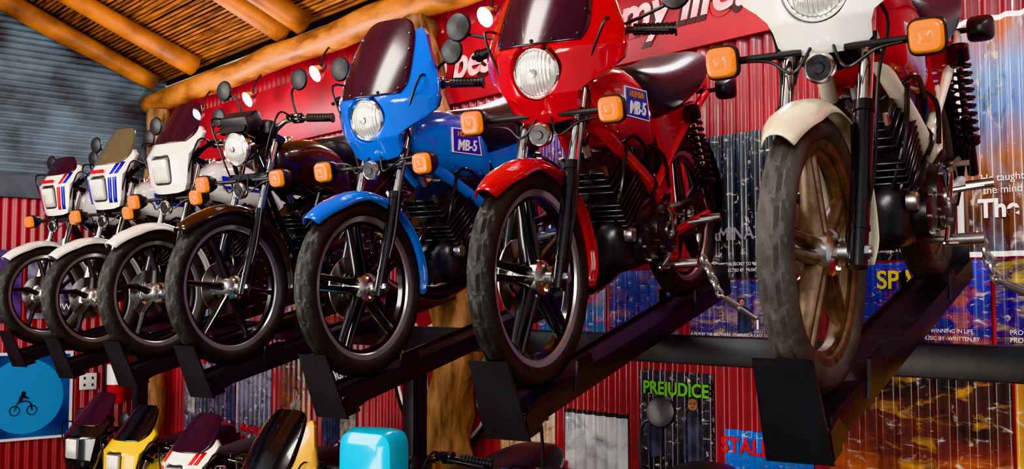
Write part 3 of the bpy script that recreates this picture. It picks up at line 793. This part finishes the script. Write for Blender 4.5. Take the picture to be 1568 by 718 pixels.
for row, (z0, z1) in enumerate(((1.78, 2.70), (1.28, 1.75), (.40, 1.24))):
    x = -3.25 if row < 2 else -6.1
    while x > -8.6:
        w = random.uniform(.44, .62)
        if not (row == 1 and -6.0 < x < -4.1):
            c, f = random.choice(pal)
            poster(x-w, x-.02, z0+random.uniform(0, .04), z1-random.uniform(0, .06), c, f, random.choice(titles), random.choice(tc_), .085, random.choice((.2, .85)), random.choice((0, 1, 2)))
        x -= w+(.12 if random.random() < .3 else 0)
D = empty("round_cafe_sign", (-5.08, YW-.04, 1.22))
def disc(r0, r1, y0, y1, m, nm): obj(nm, lathe([(r0, y0), (r1, y0), (r1, y1), (r0, y1)], 64, 'y', (0, 0, 0), True), m, D)
disc(.001, .54, -.01, .01, M_SIGNR, "sign_disc"); disc(.51, .54, -.018, -.005, M_DBLK, "sign_border"); disc(.485, .505, -.018, -.005, M_DWHITE, "sign_inner_ring")
for k in range(4):
    obj("sign_script", sweep([(-.36+.2*k, -.02, -.2), (-.38+.2*k, -.02, .12), (-.28+.2*k, -.02, .22), (-.22+.2*k, -.02, .05), (-.24+.2*k, -.02, -.22), (-.16+.2*k, -.02, -.2)], .02, 8), M_DWHITE, D)
obj("sign_leaf", lathe([(0, -.02), (.08, -.02), (.08, -.01), (0, -.01)], 24, 'y', (.40, 0, .1)), mat("sign_green", H(60, 200, 40), .5), D)
lp = empty("bicycle_poster", (-9.578, 2.60, .78))
obj("poster_sheet", box((0, 0, 0), (.01, 1.0, .75)), mat("print_white", H(220, 225, 230), .5), lp)
obj("poster_field", box((.006, 0, 0), (.006, .94, .70)), mat("print_navy", H(10, 40, 96), .5, col2=H(20, 90, 160), vscale=3), lp)
obj("poster_moon", lathe([(0, .012), (.32, .012), (.32, .008), (0, .008)], 48, 'x', (0, .10, 0)), mat("print_sky", H(40, 140, 200), .5), lp)
bk = merge(sweep([(.016, .02+.04*cos(a*pi/8), -.12+.04*sin(a*pi/8)) for a in range(16)], .004, 5, 0, True), sweep([(.016, .16+.04*cos(a*pi/8), -.12+.04*sin(a*pi/8)) for a in range(16)], .004, 5, 0, True),
           sweep([(.016, .02, -.12), (.016, .05, -.05), (.016, .14, -.05), (.016, .16, -.12)], .006, 5), sweep([(.016, .06, -.05), (.016, .08, .0), (.016, .13, -.02)], [.012, .016, .006], 6), lathe([(0, .018), (.018, .018), (.018, .012)], 12, 'x', (0, .09, .025)))
obj("poster_bicycle", bk, M_DBLK, lp)
for yc, wc, zc, hc, mm in ((2.35, .6, 1.72, .62, H(90, 70, 130)), (2.98, .56, 1.74, .6, H(150, 150, 170))):
    q = empty("film_poster", (-9.578, yc, zc))
    obj("poster_sheet", box((0, 0, 0), (.01, wc, hc)), mat("print_side_%d" % int(yc*100), mm, .4, col2=H(24, 20, 40), vscale=7), q)
    text("poster_title", random.choice(titles), .08, T_W, q, Matrix.Translation((.008, 0, -.2)) @ Matrix.Rotation(pi/2, 4, 'Z') @ RX)
sk = empty("power_socket", (-9.572, 3.23, .88))
obj("socket_plate", box((0, 0, 0), (.03, .15, .15), .01), M_WHITE, sk)
obj("socket_holes", merge(*[box((.017, dy_, dz_), (.004, .015, .022)) for dy_ in (-.035, .035) for dz_ in (-.03, .03)]), M_DBLK, sk)
fe = empty("fire_extinguisher", (-9.47, 3.44, .93))
obj("cylinder_body", lathe([(0, -.25), (.07, -.25), (.08, -.23), (.08, .14), (.06, .19), (.03, .22), (.025, .25), (0, .25)], 32, 'z'), M_RED, fe)
obj("label", lathe([(.0815, -.08), (.0815, .10)], 32, 'z'), M_DWHITE, fe)
obj("valve_and_hose", merge(sweep([(0, 0, .25), (0, 0, .30)], .02, 12), sweep([(0, 0, .28), (.0, -.10, .27), (.0, -.10, .0), (0, -.09, -.15)], .012, 8), box((0, -.02, .31), (.03, .12, .015), .004)), M_BLK, fe)
obj("wall_bracket", box((-.10, 0, .05), (.06, .04, .04), .004), M_BLK, fe)

for X, Z in ((-8.1, 3.12), (-7.2, 3.11), (-6.2, 3.14), (-4.37, 3.15), (-2.5, 3.15), (-.6, 3.15)):
    L0 = empty("spot_lamp", (X, 3.56, Z))
    tilt = Matrix.Rotation(radians(-60), 4, 'X')
    hs = xf(lathe([(.02, .05), (.046, .035), (.060, -.012), (.056, -.012), (.035, .03), (.02, .04)], 24, 'z', (0, 0, 0), True), tilt)
    bl = xf(lathe([(0, -.036), (.024, -.030), (.040, -.010), (.028, .015), (0, .025)], 20, 'z'), tilt)
    obj("lamp_housing", hs, M_ALU, L0)
    obj("bulb", bl, M_LAMPHOT, L0)
    obj("lamp_stem", merge(sweep([(0, .03, .03), (0, .05, .12), (0, .10, .20)], .008, 8), sweep([(-.05, .02, 0), (-.05, .05, .06), (.05, .05, .06), (.05, .02, 0)], .004, 6)), M_BLKM, L0)
    ld = bpy.data.lights.new("lamp_light", 'POINT'); ld.energy = 20; ld.color = (.95, .95, 1); ld.shadow_soft_size = .04
    lo = bpy.data.objects.new("lamp_light", ld); COL.objects.link(lo); lo.parent = L0; lo.location = (0, -.28, -.14)

# ------------------------------------------------------------------ light
def area(name, loc, target, size, power, col=(1, 1, 1)):
    ld = bpy.data.lights.new(name, 'AREA'); ld.size = size; ld.energy = power; ld.color = col
    o = bpy.data.objects.new(name, ld); COL.objects.link(o); o.location = loc
    o.rotation_euler = (Vector(target)-Vector(loc)).to_track_quat('-Z', 'Y').to_euler()
    return o
area("daylight_opening", (1.6, -2.2, 3.0), (-2.4, 2.6, 1.8), 1.8, 250, (1, .97, .93))
area("daylight_far_opening", (-6.0, -2.6, 3.0), (-6.0, 3, 1.8), 2.4, 250, (1, .96, .92))
area("overhead_fill_light", (-3.0, .6, 4.2), (-3.0, 2.8, 1.5), 1.0, 70, (1, .95, .88))  # unseen fill lamp below the closed ceiling, aimed down; no window there
area("ceiling_uplight", (-4.0, -2.6, .6), (-5.5, 3, 3.6), 2.0, 150, (1, .92, .82))  # unseen low lamp added to brighten the reed ceiling from the front
w = bpy.data.worlds.new("World"); SC.world = w; w.use_nodes = True
w.node_tree.nodes["Background"].inputs[0].default_value = (.84, .85, .88, 1)
w.node_tree.nodes["Background"].inputs[1].default_value = .62

cd = bpy.data.cameras.new("camera"); cam = bpy.data.objects.new("camera", cd); COL.objects.link(cam)
cam.location = (0, 0, 1.6); cam.rotation_euler = (radians(93.6), 0, radians(49.4))
cd.lens = 36*1600/1568; cd.sensor_width = 36; cd.sensor_fit = 'HORIZONTAL'; cd.clip_start = .02
SC.camera = cam
try:
    SC.view_settings.view_transform = 'Khronos PBR Neutral'
except Exception:
    SC.view_settings.view_transform = 'Standard'
SC.view_settings.exposure = -.12
